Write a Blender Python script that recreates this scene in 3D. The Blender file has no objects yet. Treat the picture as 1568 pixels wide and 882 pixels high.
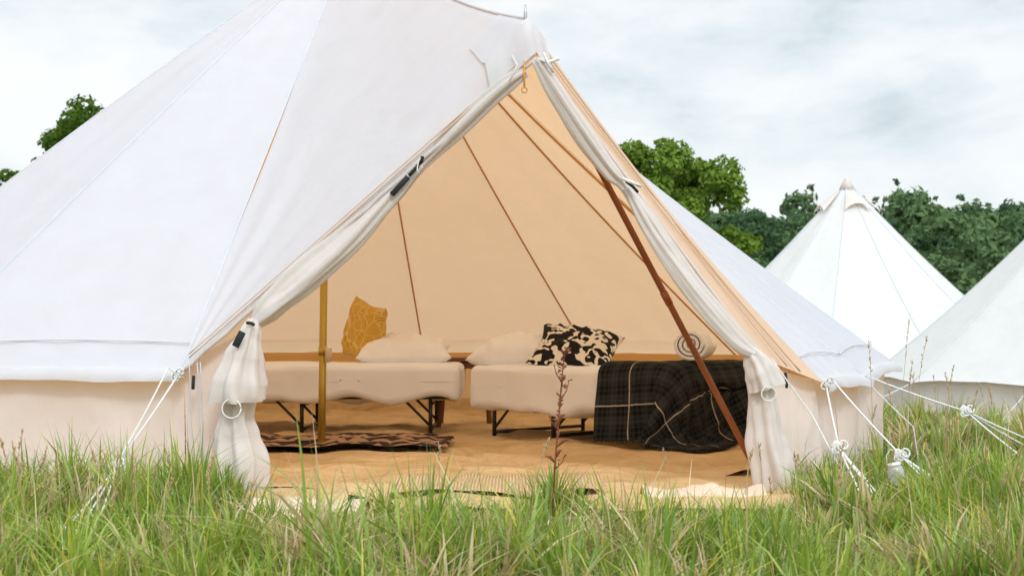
import bpy, bmesh, math, random
import numpy as np
from mathutils import Vector, Matrix, noise
random.seed(7); np.random.seed(7)
S=bpy.context.scene
R_=math.radians
# ---------------------------------------------------------------- helpers
def newmat(name):
    m=bpy.data.materials.new(name); m.use_nodes=True
    nt=m.node_tree; nt.nodes.clear()
    out=nt.nodes.new('ShaderNodeOutputMaterial')
    return m,nt,out
def ramp(nt,fac,stops,interp='LINEAR'):
    r=nt.nodes.new('ShaderNodeValToRGB'); r.color_ramp.interpolation=interp
    e=r.color_ramp.elements
    while len(e)<len(stops): e.new(0.5)
    for i,(p,c) in enumerate(stops):
        e[i].position=p; e[i].color=(c[0],c[1],c[2],1)
    nt.links.new(fac,r.inputs[0]); return r
def mix(nt,fac,a,b,mode='MIX'):
    m=nt.nodes.new('ShaderNodeMix'); m.data_type='RGBA'; m.blend_type=mode
    for sock,v in ((m.inputs[0],fac),(m.inputs[6],a),(m.inputs[7],b)):
        if hasattr(v,'is_linked'): nt.links.new(v,sock)
        elif isinstance(v,(int,float)): sock.default_value=v
        else: sock.default_value=(v[0],v[1],v[2],1)
    return m.outputs[2]
def coord(nt,kind='Object',scale=(1,1,1)):
    tc=nt.nodes.new('ShaderNodeTexCoord'); mp=nt.nodes.new('ShaderNodeMapping')
    mp.inputs['Scale'].default_value=scale
    nt.links.new(tc.outputs[kind],mp.inputs[0]); return mp.outputs[0]
def noise_tex(nt,vec,scale,detail=4,rough=.55,dist=0):
    n=nt.nodes.new('ShaderNodeTexNoise'); n.inputs['Scale'].default_value=scale
    n.inputs['Detail'].default_value=detail; n.inputs['Roughness'].default_value=rough
    n.inputs['Distortion'].default_value=dist
    nt.links.new(vec,n.inputs['Vector']); return n.outputs['Fac']
def math_n(nt,op,a,b=None):
    m=nt.nodes.new('ShaderNodeMath'); m.operation=op
    for s,v in ((m.inputs[0],a),(m.inputs[1],b)):
        if v is None: continue
        if hasattr(v,'is_linked'): nt.links.new(v,s)
        else: s.default_value=v
    return m.outputs[0]
def bump(nt,h,strength,dist=.02):
    b=nt.nodes.new('ShaderNodeBump'); b.inputs['Strength'].default_value=strength
    b.inputs['Distance'].default_value=dist; nt.links.new(h,b.inputs['Height']); return b.outputs[0]
def princ(nt,out,col,rough=.8,nrm=None,metal=0,spec=.3):
    p=nt.nodes.new('ShaderNodeBsdfPrincipled')
    if hasattr(col,'is_linked'): nt.links.new(col,p.inputs['Base Color'])
    else: p.inputs['Base Color'].default_value=(*col,1)
    p.inputs['Roughness'].default_value=rough; p.inputs['Metallic'].default_value=metal
    p.inputs['Specular IOR Level'].default_value=spec
    if nrm is not None: nt.links.new(nrm,p.inputs['Normal'])
    nt.links.new(p.outputs[0],out.inputs[0]); return p
def simple(name,col,rough=.8,metal=0,var=.15,scale=20,bmp=.2,spec=.3):
    m,nt,out=newmat(name); v=coord(nt)
    f=noise_tex(nt,v,scale)
    c=mix(nt,f,tuple(x*(1-var) for x in col),tuple(min(1,x*(1+var)) for x in col))
    princ(nt,out,c,rough,bump(nt,f,bmp,.01),metal,spec); return m
def canvas_mat(name,outer,inner,trans,fac,bmp=.35):
    m,nt,out=newmat(name); v=coord(nt)
    f=noise_tex(nt,v,1.6,3,.5,.6); w=noise_tex(nt,v,260,2); f2=noise_tex(nt,v,7,5,.6,.4)
    h=math_n(nt,'ADD',math_n(nt,'MULTIPLY',f,1.0),math_n(nt,'MULTIPLY',w,.03))
    h=math_n(nt,'ADD',h,math_n(nt,'MULTIPLY',f2,.12))
    nr=bump(nt,h,bmp,.06)
    st=ramp(nt,f2,[(.3,(.95,.95,.94)),(.7,(1,1,1))]).outputs[0]
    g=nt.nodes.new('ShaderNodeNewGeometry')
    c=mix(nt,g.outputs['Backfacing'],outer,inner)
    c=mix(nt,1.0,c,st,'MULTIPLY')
    d=nt.nodes.new('ShaderNodeBsdfDiffuse'); t=nt.nodes.new('ShaderNodeBsdfTranslucent')
    nt.links.new(c,d.inputs[0]); t.inputs[0].default_value=(*trans,1)
    nt.links.new(nr,d.inputs['Normal']); nt.links.new(nr,t.inputs['Normal'])
    ms=nt.nodes.new('ShaderNodeMixShader'); ms.inputs[0].default_value=fac
    nt.links.new(d.outputs[0],ms.inputs[1]); nt.links.new(t.outputs[0],ms.inputs[2])
    nt.links.new(ms.outputs[0],out.inputs[0]); return m

def empty(name,loc=(0,0,0),rotz=0):
    e=bpy.data.objects.new(name,None); S.collection.objects.link(e)
    e.location=loc; e.rotation_euler=(0,0,rotz); e.empty_display_size=.2; return e
def mkobj(name,verts,faces,mat,parent=None,smooth=True):
    me=bpy.data.meshes.new(name); me.from_pydata([tuple(v) for v in verts],[],faces); me.update()
    o=bpy.data.objects.new(name,me); S.collection.objects.link(o)
    me.materials.append(mat)
    if smooth: me.polygons.foreach_set('use_smooth',[True]*len(me.polygons))
    if parent: o.parent=parent
    return o
class MB:
    def __init__(s): s.v=[]; s.f=[]
    def grid(s,rows):
        b=len(s.v); n=len(rows[0])
        for r in rows: s.v+= [Vector(p) for p in r]
        for i in range(len(rows)-1):
            for j in range(n-1):
                s.f.append((b+i*n+j,b+i*n+j+1,b+(i+1)*n+j+1,b+(i+1)*n+j))
    def tube(s,pts,rad,sides=8,cap=True,fold=None):
        pts=[Vector(p) for p in pts]; n=len(pts); b=len(s.v)
        if not hasattr(rad,'__len__'): rad=[rad]*n
        up=Vector((0,0,1)); prev=None
        for i,p in enumerate(pts):
            t=(pts[min(i+1,n-1)]-pts[max(i-1,0)]).normalized()
            if prev is None:
                a=t.cross(up)
                if a.length<.05: a=t.cross(Vector((1,0,0)))
                a.normalize()
            else:
                a=(prev-t*prev.dot(t)).normalized()
            prev=a; c=t.cross(a)
            for k in range(sides):
                ph=2*math.pi*k/sides
                rr=rad[i]
                if fold: rr*=fold(i/(n-1),ph)
                s.v.append(p+a*math.cos(ph)*rr+c*math.sin(ph)*rr)
        for i in range(n-1):
            for k in range(sides):
                s.f.append((b+i*sides+k,b+i*sides+(k+1)%sides,b+(i+1)*sides+(k+1)%sides,b+(i+1)*sides+k))
        if cap:
            s.f.append(tuple(b+k for k in range(sides))[::-1]); s.f.append(tuple(b+(n-1)*sides+k for k in range(sides)))
    def box(s,c,sz,rot=None):
        b=len(s.v); c=Vector(c)
        for x in(-.5,.5):
            for y in(-.5,.5):
                for z in(-.5,.5):
                    p=Vector((x*sz[0],y*sz[1],z*sz[2]))
                    if rot: p=rot@p
                    s.v.append(c+p)
        for q in((0,1,3,2),(4,6,7,5),(0,4,5,1),(2,3,7,6),(0,2,6,4),(1,5,7,3)): s.f.append(tuple(b+i for i in q))
    def obj(s,name,mat,parent=None,smooth=True): return mkobj(name,s.v,s.f,mat,parent,smooth)
def orient(o,pt):
    bm=bmesh.new(); bm.from_mesh(o.data); pt=Vector(pt)
    bmesh.ops.remove_doubles(bm,verts=bm.verts,dist=.0005)
    bm.normal_update()
    for f in bm.faces:
        if f.normal.dot(f.calc_center_median()-pt)<0: f.normal_flip()
    bm.to_mesh(o.data); bm.free()
def lerp(a,b,t): return Vector(a)*(1-t)+Vector(b)*t
def smooth_path(pts,n):
    pts=[Vector(p) for p in pts]; out=[]
    m=len(pts)-1
    for i in range(n+1):
        u=i/n*m; k=min(int(u),m-1); t=u-k
        p0=pts[max(k-1,0)];p1=pts[k];p2=pts[k+1];p3=pts[min(k+2,m)]
        out.append(.5*((2*p1)+(p2-p0)*t+(2*p0-5*p1+4*p2-p3)*t*t+(3*p1-p0-3*p2+p3)*t**3))
    return out
def interp(vals,t):
    m=len(vals)-1; u=t*m; k=min(int(u),m-1); f=u-k; f=f*f*(3-2*f)
    return vals[k]*(1-f)+vals[k+1]*f
def soft_box(name,sz,r,mat,parent,loc,cuts=22,amp=.012,fr=6,hang=0,creases=0):
    bm=bmesh.new(); bmesh.ops.create_cube(bm,size=1)
    bmesh.ops.subdivide_edges(bm,edges=bm.edges[:],cuts=cuts,use_grid_fill=True)
    off=Vector((random.random()*50,random.random()*50,0))
    for v in bm.verts:
        p=Vector((v.co.x*sz[0],v.co.y*sz[1],v.co.z*sz[2]))
        q=Vector([max(-(sz[i]/2-r),min(sz[i]/2-r,p[i])) for i in range(3)])
        d=p-q
        p2=q+(d.normalized()*r if d.length>1e-6 else Vector())
        dn=d.normalized() if d.length>1e-6 else Vector((0,0,1))
        p2+=dn*amp*(noise.noise((p2+off)*fr)+.6*noise.noise((p2+off)*fr*2.3))*1.3
        if creases:
            side=max(0,1-abs(dn.z)*1.2)
            low=.25+.75*max(0,min(1,.5-p.z/sz[2]))
            p2+=dn*side*low*creases*(noise.noise(Vector((p2.x*11+p2.y*5,p2.y*11,p2.z*2))+off)+.4*noise.noise(Vector((p2.x*22,p2.y*22,p2.z*4))+off))
            if dn.z>.5: p2.z+=creases*.6*noise.noise(Vector((p2.x*3+p2.y*6,p2.y*8,1))+off)
        if hang and p.z<0:
            p2.z+=hang*noise.noise(Vector((p.x*4,p.y*4,3))+off)
        v.co=p2
    me=bpy.data.meshes.new(name); bm.to_mesh(me); bm.free(); me.materials.append(mat)
    me.polygons.foreach_set('use_smooth',[True]*len(me.polygons))
    o=bpy.data.objects.new(name,me); S.collection.objects.link(o); o.location=loc; o.parent=parent; return o
def pillow(name,w,d,h,mat,loc,rot,parent=None,dent=0):
    mb=MB(); n=36; off=Vector((random.random()*30,0,0))
    for sgn in(1,-1):
        rows=[]
        for i in range(n+1):
            u=-1+2*i/n; row=[]
            for j in range(n+1):
                v=-1+2*j/n
                pu=math.copysign(abs(u)**.75,u); pv=math.copysign(abs(v)**.75,v)
                x=w/2*pu*(1-.13*(1-abs(pv)**1.6)*abs(pu)**2); y=d/2*pv*(1-.13*(1-abs(pu)**1.6)*abs(pv)**2)
                env=((1-abs(pu)**2.6)*(1-abs(pv)**2.6))
                z=sgn*h/2*env**.55
                z+=sgn*.12*h*noise.noise(Vector((x*8,y*8,sgn))+off)*env**.3
                z+=.10*h*noise.noise(Vector((x*24+y*10,y*14,sgn))+off)*env**.3
                if dent and sgn>0: z-=dent*math.exp(-((x/w*3.2)**2+(y/d*3)**2))
                row.append((x,y,z))
            rows.append(row)
        mb.grid(rows)
    o=mb.obj(name,mat,parent); bm=bmesh.new(); bm.from_mesh(o.data)
    bmesh.ops.remove_doubles(bm,verts=bm.verts,dist=.001); bmesh.ops.recalc_face_normals(bm,faces=bm.faces); bm.to_mesh(o.data); bm.free()
    o.location=loc; o.rotation_euler=rot; return o
# ---------------------------------------------------------------- materials
M_roof=canvas_mat('canvas_roof',(.70,.80,.90),(.97,.74,.52),(1.0,.74,.48),.40)  # inner peach puts warm light through the cloth into the colour
M_band=canvas_mat('canvas_door_band',(.84,.68,.54),(.93,.70,.47),(1.0,.70,.42),.42)  # same canvas; its peach-lit, shaded look is put into the outer colour
M_wall=canvas_mat('canvas_wall',(.86,.80,.77),(.85,.50,.18),(1.0,.68,.40),.25,.5)  # outer colour warmed to hold eave shade and light through the cloth
M_far=canvas_mat('canvas_far',(.76,.77,.765),(.76,.77,.765),(1.0,.85,.7),.2)
M_curt=canvas_mat('canvas_curtain',(.75,.70,.67),(.75,.70,.67),(1,.78,.60),.22,.7)
M_seam=simple('seam_tape_ochre',(.60,.30,.08),.9)
M_stitch=simple('stitch',(.60,.63,.66),.9)
M_hem=canvas_mat('canvas_hem_tape',(.76,.58,.42),(.76,.58,.42),(.9,.6,.3),.2,.4)
M_rope=simple('rope_white',(.82,.82,.80),.8,scale=300,bmp=.6)
M_black=simple('black_metal',(.018,.017,.016),.45,0,.2,spec=.5)
M_strap=simple('black_webbing',(.02,.022,.022),.7)
M_brass=simple('pole_brass',(.50,.34,.06),.32,.6,.15,8,.05)
M_brown=simple('pole_brown',(.26,.075,.025),.35,.3,.2,8,.05)
M_steel=simple('steel',(.5,.5,.5),.35,.9)
M_linen=simple('white_linen',(.93,.93,.96),.9,0,.02,6,.2)
M_pil=simple('pillow_linen',(.92,.91,.93),.9,0,.03,8,.35)
M_towel=simple('towel_white',(.94,.94,.97),.95,0,.04,180,.6)
M_wood=simple('wood_brown',(.18,.07,.025),.5,0,.4,14,.2)
m,nt,out=newmat('yellow_leaf_fabric'); v=coord(nt,'Object',(1,1,1))
w=nt.nodes.new('ShaderNodeTexVoronoi'); w.feature='DISTANCE_TO_EDGE'; w.inputs['Scale'].default_value=12; nt.links.new(v,w.inputs['Vector'])
wv=nt.nodes.new('ShaderNodeTexVoronoi'); wv.inputs['Scale'].default_value=12; nt.links.new(v,wv.inputs['Vector'])
ln=math_n(nt,'LESS_THAN',math_n(nt,'FRACT',math_n(nt,'MULTIPLY',wv.outputs['Distance'],8.0)),.22)
l2=math_n(nt,'LESS_THAN',w.outputs['Distance'],.03)
princ(nt,out,mix(nt,math_n(nt,'MAXIMUM',ln,l2),(.62,.34,.02),(.76,.55,.22)),.9); M_yel=m
m,nt,out=newmat('black_cream_fabric'); v=coord(nt,'Object',(1,1,1))
f=noise_tex(nt,v,19,.6,.5,1.0)
princ(nt,out,ramp(nt,f,[(0,(.85,.78,.70)),(.47,(.012,.011,.012))],'CONSTANT').outputs[0],.9); M_bw=m
m,nt,out=newmat('plaid_wool'); tc=nt.nodes.new('ShaderNodeTexCoord'); sp=nt.nodes.new('ShaderNodeSeparateXYZ')
nt.links.new(tc.outputs['UV'],sp.inputs[0])
def stripe(s,per,wd,off): return math_n(nt,'LESS_THAN',math_n(nt,'FRACT',math_n(nt,'ADD',math_n(nt,'DIVIDE',s,per),off)),wd)
U,V=sp.outputs[0],sp.outputs[1]
g1=math_n(nt,'ADD',stripe(U,.11,.4,.1),stripe(V,.11,.4,.3))
g1b=math_n(nt,'ADD',stripe(U,.028,.4,.1),stripe(V,.028,.4,.3))
c=mix(nt,math_n(nt,'MULTIPLY',g1,.5),(.008,.009,.010),(.036,.040,.042))
c=mix(nt,math_n(nt,'MULTIPLY',g1b,.16),c,(.09,.095,.09))
g2=math_n(nt,'MAXIMUM',stripe(U,.44,.016,.25),stripe(V,.44,.016,.6))
uvs=noise_tex(nt,tc.outputs['UV'],60,3)
c=mix(nt,math_n(nt,'MULTIPLY',g2,math_n(nt,'ADD',uvs,.1)),c,(.72,.64,.52))
princ(nt,out,c,.95,bump(nt,noise_tex(nt,tc.outputs['UV'],200,2),.6,.01),0,.1); M_plaid=m
m,nt,out=newmat('kilim_rug'); v=coord(nt); sp=nt.nodes.new('ShaderNodeSeparateXYZ'); nt.links.new(v,sp.inputs[0])
zx=math_n(nt,'PINGPONG',math_n(nt,'MULTIPLY',sp.outputs[0],9.0),.5)
zy=math_n(nt,'FRACT',math_n(nt,'ADD',math_n(nt,'MULTIPLY',sp.outputs[1],5.2),zx))
b1=math_n(nt,'LESS_THAN',zy,.5)
b2=math_n(nt,'LESS_THAN',math_n(nt,'FRACT',math_n(nt,'MULTIPLY',sp.outputs[1],2.6)),.16)
c=mix(nt,b1,(.42,.25,.15),(.045,.022,.016)); c=mix(nt,b2,c,(.02,.012,.01))
princ(nt,out,c,.95,bump(nt,noise_tex(nt,v,120),.5,.01)); M_rug=m
m,nt,out=newmat('groundsheet_ochre'); v=coord(nt)
n1=noise_tex(nt,v,2.6,5,.6,.6)
c=ramp(nt,n1,[(.3,(.53,.35,.16)),(.7,(.72,.52,.29))]).outputs[0]
princ(nt,out,c,.8,bump(nt,n1,.9,.12)); M_floor=m
m,nt,out=newmat('coir_matting'); v=coord(nt)
wv=nt.nodes.new('ShaderNodeTexWave'); wv.inputs['Scale'].default_value=26; wv.inputs['Distortion'].default_value=.8; wv.bands_direction='X'; nt.links.new(v,wv.inputs['Vector'])
n1=noise_tex(nt,v,90,3)
c=mix(nt,wv.outputs['Fac'],(.44,.28,.14),(.74,.54,.32)); c=mix(nt,math_n(nt,'MULTIPLY',n1,.4),c,(.55,.38,.21))
princ(nt,out,c,.95,bump(nt,wv.outputs['Fac'],.5,.01)); M_mat=m
M_cream=simple('sheet_edge_tan',(.70,.55,.41),.9,0,.08,6,.4)
m,nt,out=newmat('field_ground'); v=coord(nt)
n1=noise_tex(nt,v,1.3,6,.65); n2=noise_tex(nt,v,35,5,.7)
c=mix(nt,n1,(.11,.15,.04),(.23,.22,.08)); c=mix(nt,n2,(.05,.06,.02),c)
princ(nt,out,c,.95,bump(nt,n2,.8,.05)); M_ground=m
def leafmat(name,dark,light,trans,scale):
    m,nt,out=newmat(name); v=coord(nt,'Object')
    f=noise_tex(nt,v,scale,3); oi=nt.nodes.new('ShaderNodeObjectInfo')
    f=math_n(nt,'ADD',f,math_n(nt,'MULTIPLY',math_n(nt,'SUBTRACT',oi.outputs['Random'],.5),.4))
    c=ramp(nt,f,[(.3,dark),(.7,light)]).outputs[0]
    d=nt.nodes.new('ShaderNodeBsdfDiffuse'); nt.links.new(c,d.inputs[0])
    t=nt.nodes.new('ShaderNodeBsdfTranslucent'); t.inputs[0].default_value=(*trans,1)
    ms=nt.nodes.new('ShaderNodeMixShader'); ms.inputs[0].default_value=.3
    nt.links.new(d.outputs[0],ms.inputs[1]); nt.links.new(t.outputs[0],ms.inputs[2]); nt.links.new(ms.outputs[0],out.inputs[0]); return m
M_leaf=leafmat('oak_leaves',(.06,.12,.02),(.19,.29,.045),(.19,.30,.04),1.2)
M_forest=leafmat('forest_leaves',(.055,.11,.06),(.15,.23,.10),(.10,.18,.07),.35)
M_bark=simple('bark',(.09,.065,.045),.95,0,.4,5,.8)
def grassmat():
    m,nt,out=newmat('grass_blades'); a=nt.nodes.new('ShaderNodeAttribute'); a.attribute_name='Col'
    d=nt.nodes.new('ShaderNodeBsdfDiffuse'); t=nt.nodes.new('ShaderNodeBsdfTranslucent'); g=nt.nodes.new('ShaderNodeBsdfGlossy'); g.inputs['Roughness'].default_value=.38
    nt.links.new(a.outputs[0],d.inputs[0]); nt.links.new(a.outputs[0],t.inputs[0])
    ms=nt.nodes.new('ShaderNodeMixShader'); ms.inputs[0].default_value=.38
    nt.links.new(d.outputs[0],ms.inputs[1]); nt.links.new(t.outputs[0],ms.inputs[2])
    m2=nt.nodes.new('ShaderNodeMixShader'); m2.inputs[0].default_value=.05
    nt.links.new(ms.outputs[0],m2.inputs[1]); nt.links.new(g.outputs[0],m2.inputs[2]); nt.links.new(m2.outputs[0],out.inputs[0]); return m
M_grass=grassmat()
M_dock=simple('dried_dock',(.20,.065,.03),.9)
M_straw=simple('straw',(.46,.32,.17),.9)
m,nt,out=newmat('clear_plastic'); p=princ(nt,out,(.85,.88,.9),.15); p.inputs['Transmission Weight'].default_value=.6; M_plastic=m
# ---------------------------------------------------------------- terrain
C=Vector((-.91,8.16,0))
def sm(a,b,x):
    t=max(0,min(1,(x-a)/(b-a))); return t*t*(3-2*t)
def gz(x,y):
    dd=math.hypot(x-C.x,y-C.y)
    z=-.051*min(max(0,dd-3.35),40)*sm(4.8,9,y)
    if y>90: z+=(y-90)*.092+2.0*math.sin(x*.03+1)*sm(90,150,y)
    z+=.012*noise.noise(Vector((x*.9,y*.9,0)))*(1 if dd>3.3 else 0)
    return z
def axis(vals):
    o=[]
    for a,b,n in vals: o+=[a+(b-a)*i/n for i in range(n)]
    return o+[vals[-1][1]]
xs=axis([(-400,-60,20),(-60,-8,18),(-8,10,60),(10,60,18),(60,400,20)])
ys=axis([(-60,-2,10),(-2,24,80),(24,90,20),(90,260,30),(260,900,12)])
mb=MB(); mb.grid([[(x,y,gz(x,min(y,260))-.01) for x in xs] for y in ys]); g=mb.obj('ground',M_ground)
# ---------------------------------------------------------------- main tent
tent=empty('bell_tent')
T=Vector((-.91,8.16,2.91)); A=Vector((.05,5.3,1.775)); Af=Vector((.09,5.2,1.615))
L=Vector((-1.238,5.3,.461)); Rr=Vector((1.262,5.75,.405)); R2=Vector((1.56,6.28,.412))
RAD=3.0; HW=.45
def eave(a,r=RAD,z=HW): return Vector((C.x+r*math.cos(R_(a)),C.y+r*math.sin(R_(a)),z))
angs=[240.2,214.5,188.8,163,137.3,111.6,85.8,60.1,34.4,8.7,-15]
E=[L]+[eave(a) for a in angs]+[R2,Rr]
INP=Vector((-.6,7.4,.75))
def seam(e,t):
    d=e-C; a=math.atan2(d.y,d.x); s=.01+.05*math.cos(a)
    p=lerp(T,e,t); p.z-=s*math.sin(math.pi*t)*1.3
    return p
mb=MB(); NT=48; NU=18
for k in range(len(E)-1):
    rows=[]
    for i in range(NT+1):
        t=.012+i/NT*(1-.012); a=seam(E[k],t); b=seam(E[k+1],t); row=[]
        for j in range(NU+1):
            u=j/NU; p=lerp(a,b,u)
            out_d=Vector((p.x-C.x,p.y-C.y,0))
            if out_d.length>0: out_d.normalize()
            p-=out_d*.025*math.sin(math.pi*u)*t
            p.z+=.012*math.sin(math.pi*u)*t + .014*noise.noise(p*2.2)*math.sin(math.pi*u)
            fl=max(0,t-.5)/.5; p+=out_d*.009*fl*math.sin(math.pi*u)*math.sin(u*27+k+4*t)
            p+=out_d*.005*math.sin(math.pi*u)*math.sin(math.pi*t)*math.sin(u*13+k*2+1.5*math.sin(t*4))
            row.append(p)
        rows.append(row)
    mb.grid(rows)
def ridge(s):
    p=lerp(T,A,s); p.z-=.09*math.sin(math.pi*s)*(.4+s*.8); return p
RID=[ridge(i/32) for i in range(33)]
hood=[lerp(A,Af,.35)+Vector((0,-.02,.03)),lerp(A,Af,.7)+Vector((0,-.015,.015)),Af]
top=RID+hood
NL=Vector((-.25,-.6,.6)).normalized()
def left_pt(q,s,t):
    p=lerp(q,L,t); w=math.sin(math.pi*t)
    p+=NL*(-.030*w*math.sin(math.pi*s)+.007*w*math.sin(17*s+2*t+3*t*t)*(s**2)+.016*w*noise.noise(Vector((s*5,t*2.5,7))))
    p+=NL*.009*max(0,t-.5)/.5*math.sin(s*24+t*2)*(1-t)*4*min(1,s*3)
    p+=(seam(L,t)-lerp(T,L,t))*(1-s)
    return p
rows=[]
for i in range(71):
    t=i/70; rows.append([left_pt(q,j/(len(top)-1),t) for j,q in enumerate(top)])
mb.grid(rows)
rows=[]
for i in range(41):
    t=i/40; row=[]
    for j,q in enumerate(RID):
        s=j/32
        p=lerp(q,Rr,t); p.z-=.05*math.sin(math.pi*t)*s; p.x-=.01*math.sin(math.pi*t)*s
        p+=(seam(Rr,t)-lerp(T,Rr,t))*(1-s); row.append(p)
    rows.append(row)
mb.grid(rows)
JR=Vector((.945,5.4,.513))
def BR(t): p=lerp(A,Rr,t); p.z-=.05*math.sin(math.pi*t); p.x-=.01*math.sin(math.pi*t); return p
def OR_(t): return lerp(Af,JR,t)
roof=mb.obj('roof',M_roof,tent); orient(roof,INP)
mb=MB(); rows=[]
for i in range(41):
    t=i/40; a=BR(t); b=OR_(t); row=[]
    for j in range(11):
        u=j/10; p=lerp(a,b,u); p+=Vector((.3,-.8,.2))*(.02*math.sin(math.pi*u)+.006*math.sin(u*14+t*5)+.01*noise.noise(Vector((u*2,t*9,3))))*math.sin(math.pi*t)*(math.sin(math.pi*u)**.5); row.append(p)
    rows.append(row)
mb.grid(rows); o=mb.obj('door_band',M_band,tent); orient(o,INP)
mb=MB()
mb.tube([lerp(Af,L,i/30)+Vector((0,.0,-.004+.004*math.sin(i*2.1))) for i in range(31)],.008,6)
mb.tube([OR_(i/30) for i in range(31)],.008,6)
mb.obj('door_hem',M_curt,tent)
mb=MB()
for off,r in((.016,.003),(.030,.0022)):
    mb.tube([lerp(Af,L,i/30)+Vector((-.008,-.006,off)) for i in range(1,30)],r,5)
mb.tube([lerp(BR(i/30),OR_(i/30),.45)+Vector((.01,-.020,.004)) for i in range(31)],.004,5)
mb.tube([lerp(BR(i/30),OR_(i/30),.66)+Vector((.01,-.020,.004)) for i in range(31)],.003,5)
mb.obj('door_edge_tape',M_hem,tent)
mi=MB(); mo=MB()
for e in E:
    pts=[seam(e,.02+.975*i/40) for i in range(41)]
    mi.tube([p+(INP-p).normalized()*.012 for p in pts],.006,6)
    mo.tube([p-(INP-p).normalized()*.0015 for p in pts],.003,5)
mi.obj('inner_seams',M_seam,tent); mo.obj('outer_seams',M_stitch,tent)
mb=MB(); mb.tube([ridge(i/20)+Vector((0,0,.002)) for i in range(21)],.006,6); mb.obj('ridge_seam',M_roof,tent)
mb=MB(); rows=[]
for i in range(13):
    s=.90+.10*i/12; q=ridge(s); row=[]
    wl=.10+.025*i/12; wr=.06
    for j in range(13):
        u=-1+2*j/12
        if u<0: p=left_pt(q,s*32/35,-u*wl)+NL*.009
        else: p=lerp(q,Rr,u*wr)+Vector((.008,0,.008))
        row.append(p)
    rows.append(row)
for k,(q) in enumerate([hood[0],hood[1],Af]):
    row=[]
    for j in range(13):
        u=-1+2*j/12
        base=q+Vector((0,-.014,.014))
        p=lerp(base,L+Vector((0,-.02,0)),(-u)*.125) if u<0 else lerp(base,Rr,u*.05)
        row.append(p+Vector((0,-.004*math.sin(j*1.6),.003*math.sin(j*1.5))))
    rows.append(row)
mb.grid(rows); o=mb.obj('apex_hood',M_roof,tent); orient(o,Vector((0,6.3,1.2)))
mb=MB(); mb.tube([(.05,5.3,1.70),(.05,5.3,1.80),(.05,5.3,1.83)],[.007,.006,.003],8); mb.obj('pole_spike',M_steel,tent)
mb=MB(); mb.tube([T+Vector((0,0,-.03)),T+Vector((0,0,.05)),T+Vector((0,0,.06))],[.09,.05,.01],16); mb.obj('apex_cap',M_curt,tent)
mb=MB()
for k in range(len(E)-1):
    rr=[]
    for j in range(25):
        u=j/24; p=lerp(E[k],E[k+1],u); od=(Vector((p.x,p.y,0))-C).normalized(); p=p-od*.025*math.sin(math.pi*u)
        wv_=.008*noise.noise(p*9)
        rr.append([p+od*-.01+Vector((0,0,.012+.012*math.sin(math.pi*u))),p+od*(.03+wv_)+Vector((0,0,-.015+.012*math.sin(math.pi*u)+.004*noise.noise(p*6))),p+od*(.03+wv_*2)+Vector((0,0,-.040+.012*math.sin(math.pi*u)+.012*noise.noise(p*5)))])
    mb.grid(rr)
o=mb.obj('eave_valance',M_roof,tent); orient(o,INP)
mb=MB()
for k in range(len(E)-1):
    pts=[]
    for u in range(17):
        u/=16; p=lerp(seam(E[k],.958),seam(E[k+1],.958),u); od=(Vector((p.x,p.y,0))-C).normalized()
        pts.append(p-od*.024*math.sin(math.pi*u)+od*.010+Vector((0,0,.014*math.sin(math.pi*u)+.008)))
    mb.tube(pts,.003,5)
mb.obj('eave_stitching',M_stitch,tent)
mb=MB()
WT=[];WB=[]
for e in E:
    od=(Vector((e.x,e.y,0))-C).normalized(); t=e-od*.05; t.z=e.z+.015; WT.append(t); b=e-od*.06; b.z=-.03; WB.append(b)
def wallgrid(t0,t1,b0,b1,n=24,m=12,amp=.012):
    rows=[]
    for i in range(m+1):
        v=i/m; row=[]
        for j in range(n+1):
            u=j/n; p=lerp(lerp(t0,t1,u),lerp(b0,b1,u),v); od=(Vector((p.x,p.y,0))-C).normalized()
            p+=od*(amp*(noise.noise(Vector((p.x*5,p.y*5,v*1.5)))*2+.5*noise.noise(Vector((p.x*16+v*3,p.y*16,v*3))))*math.sin(math.pi*min(1,v+.15)) -.02*math.sin(math.pi*u)*(1-v*.3))
            row.append(p)
        rows.append(row)
    mb.grid(rows)
for k in range(len(E)-1): wallgrid(WT[k],WT[k+1],WB[k],WB[k+1])
K=Vector((-.957,5.34,.640)); Kb=Vector((-1.005,5.34,-.02))
wallgrid(K,WT[0]+Vector((0,0,.02)),Kb,Vector((-1.225,5.36,-.03)),14,14,.010)
JRw=Vector((.955,5.43,.49)); JRb=Vector((.975,5.42,-.04))
wallgrid(WT[-1],JRw,Vector((1.285,5.80,-.03)),JRb,14,14,.014)
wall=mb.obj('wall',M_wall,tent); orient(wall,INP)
mb=MB()
for k in range(len(E)-1):
    rr=[]
    for j in range(9):
        p=lerp(WT[k],WT[k+1],j/8); od=(Vector((p.x,p.y,0))-C).normalized(); q=Vector((p.x,p.y,0))-od*.035
        rr.append([q+Vector((0,0,.11+.012*noise.noise(q*4))),q-od*.03+Vector((0,0,.012))])
    mb.grid(rr)
mb.obj('groundsheet_lip',M_floor,tent)
mb=MB()
for dx in(0,.012,-.03):
    mb.tube([lerp(Vector((-1.17+dx,5.285,.50)),Vector((-1.15+dx,5.29,0)),i/10) for i in range(11)],.0018,5)
mb.obj('jamb_stitching',M_stitch,tent)
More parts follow.
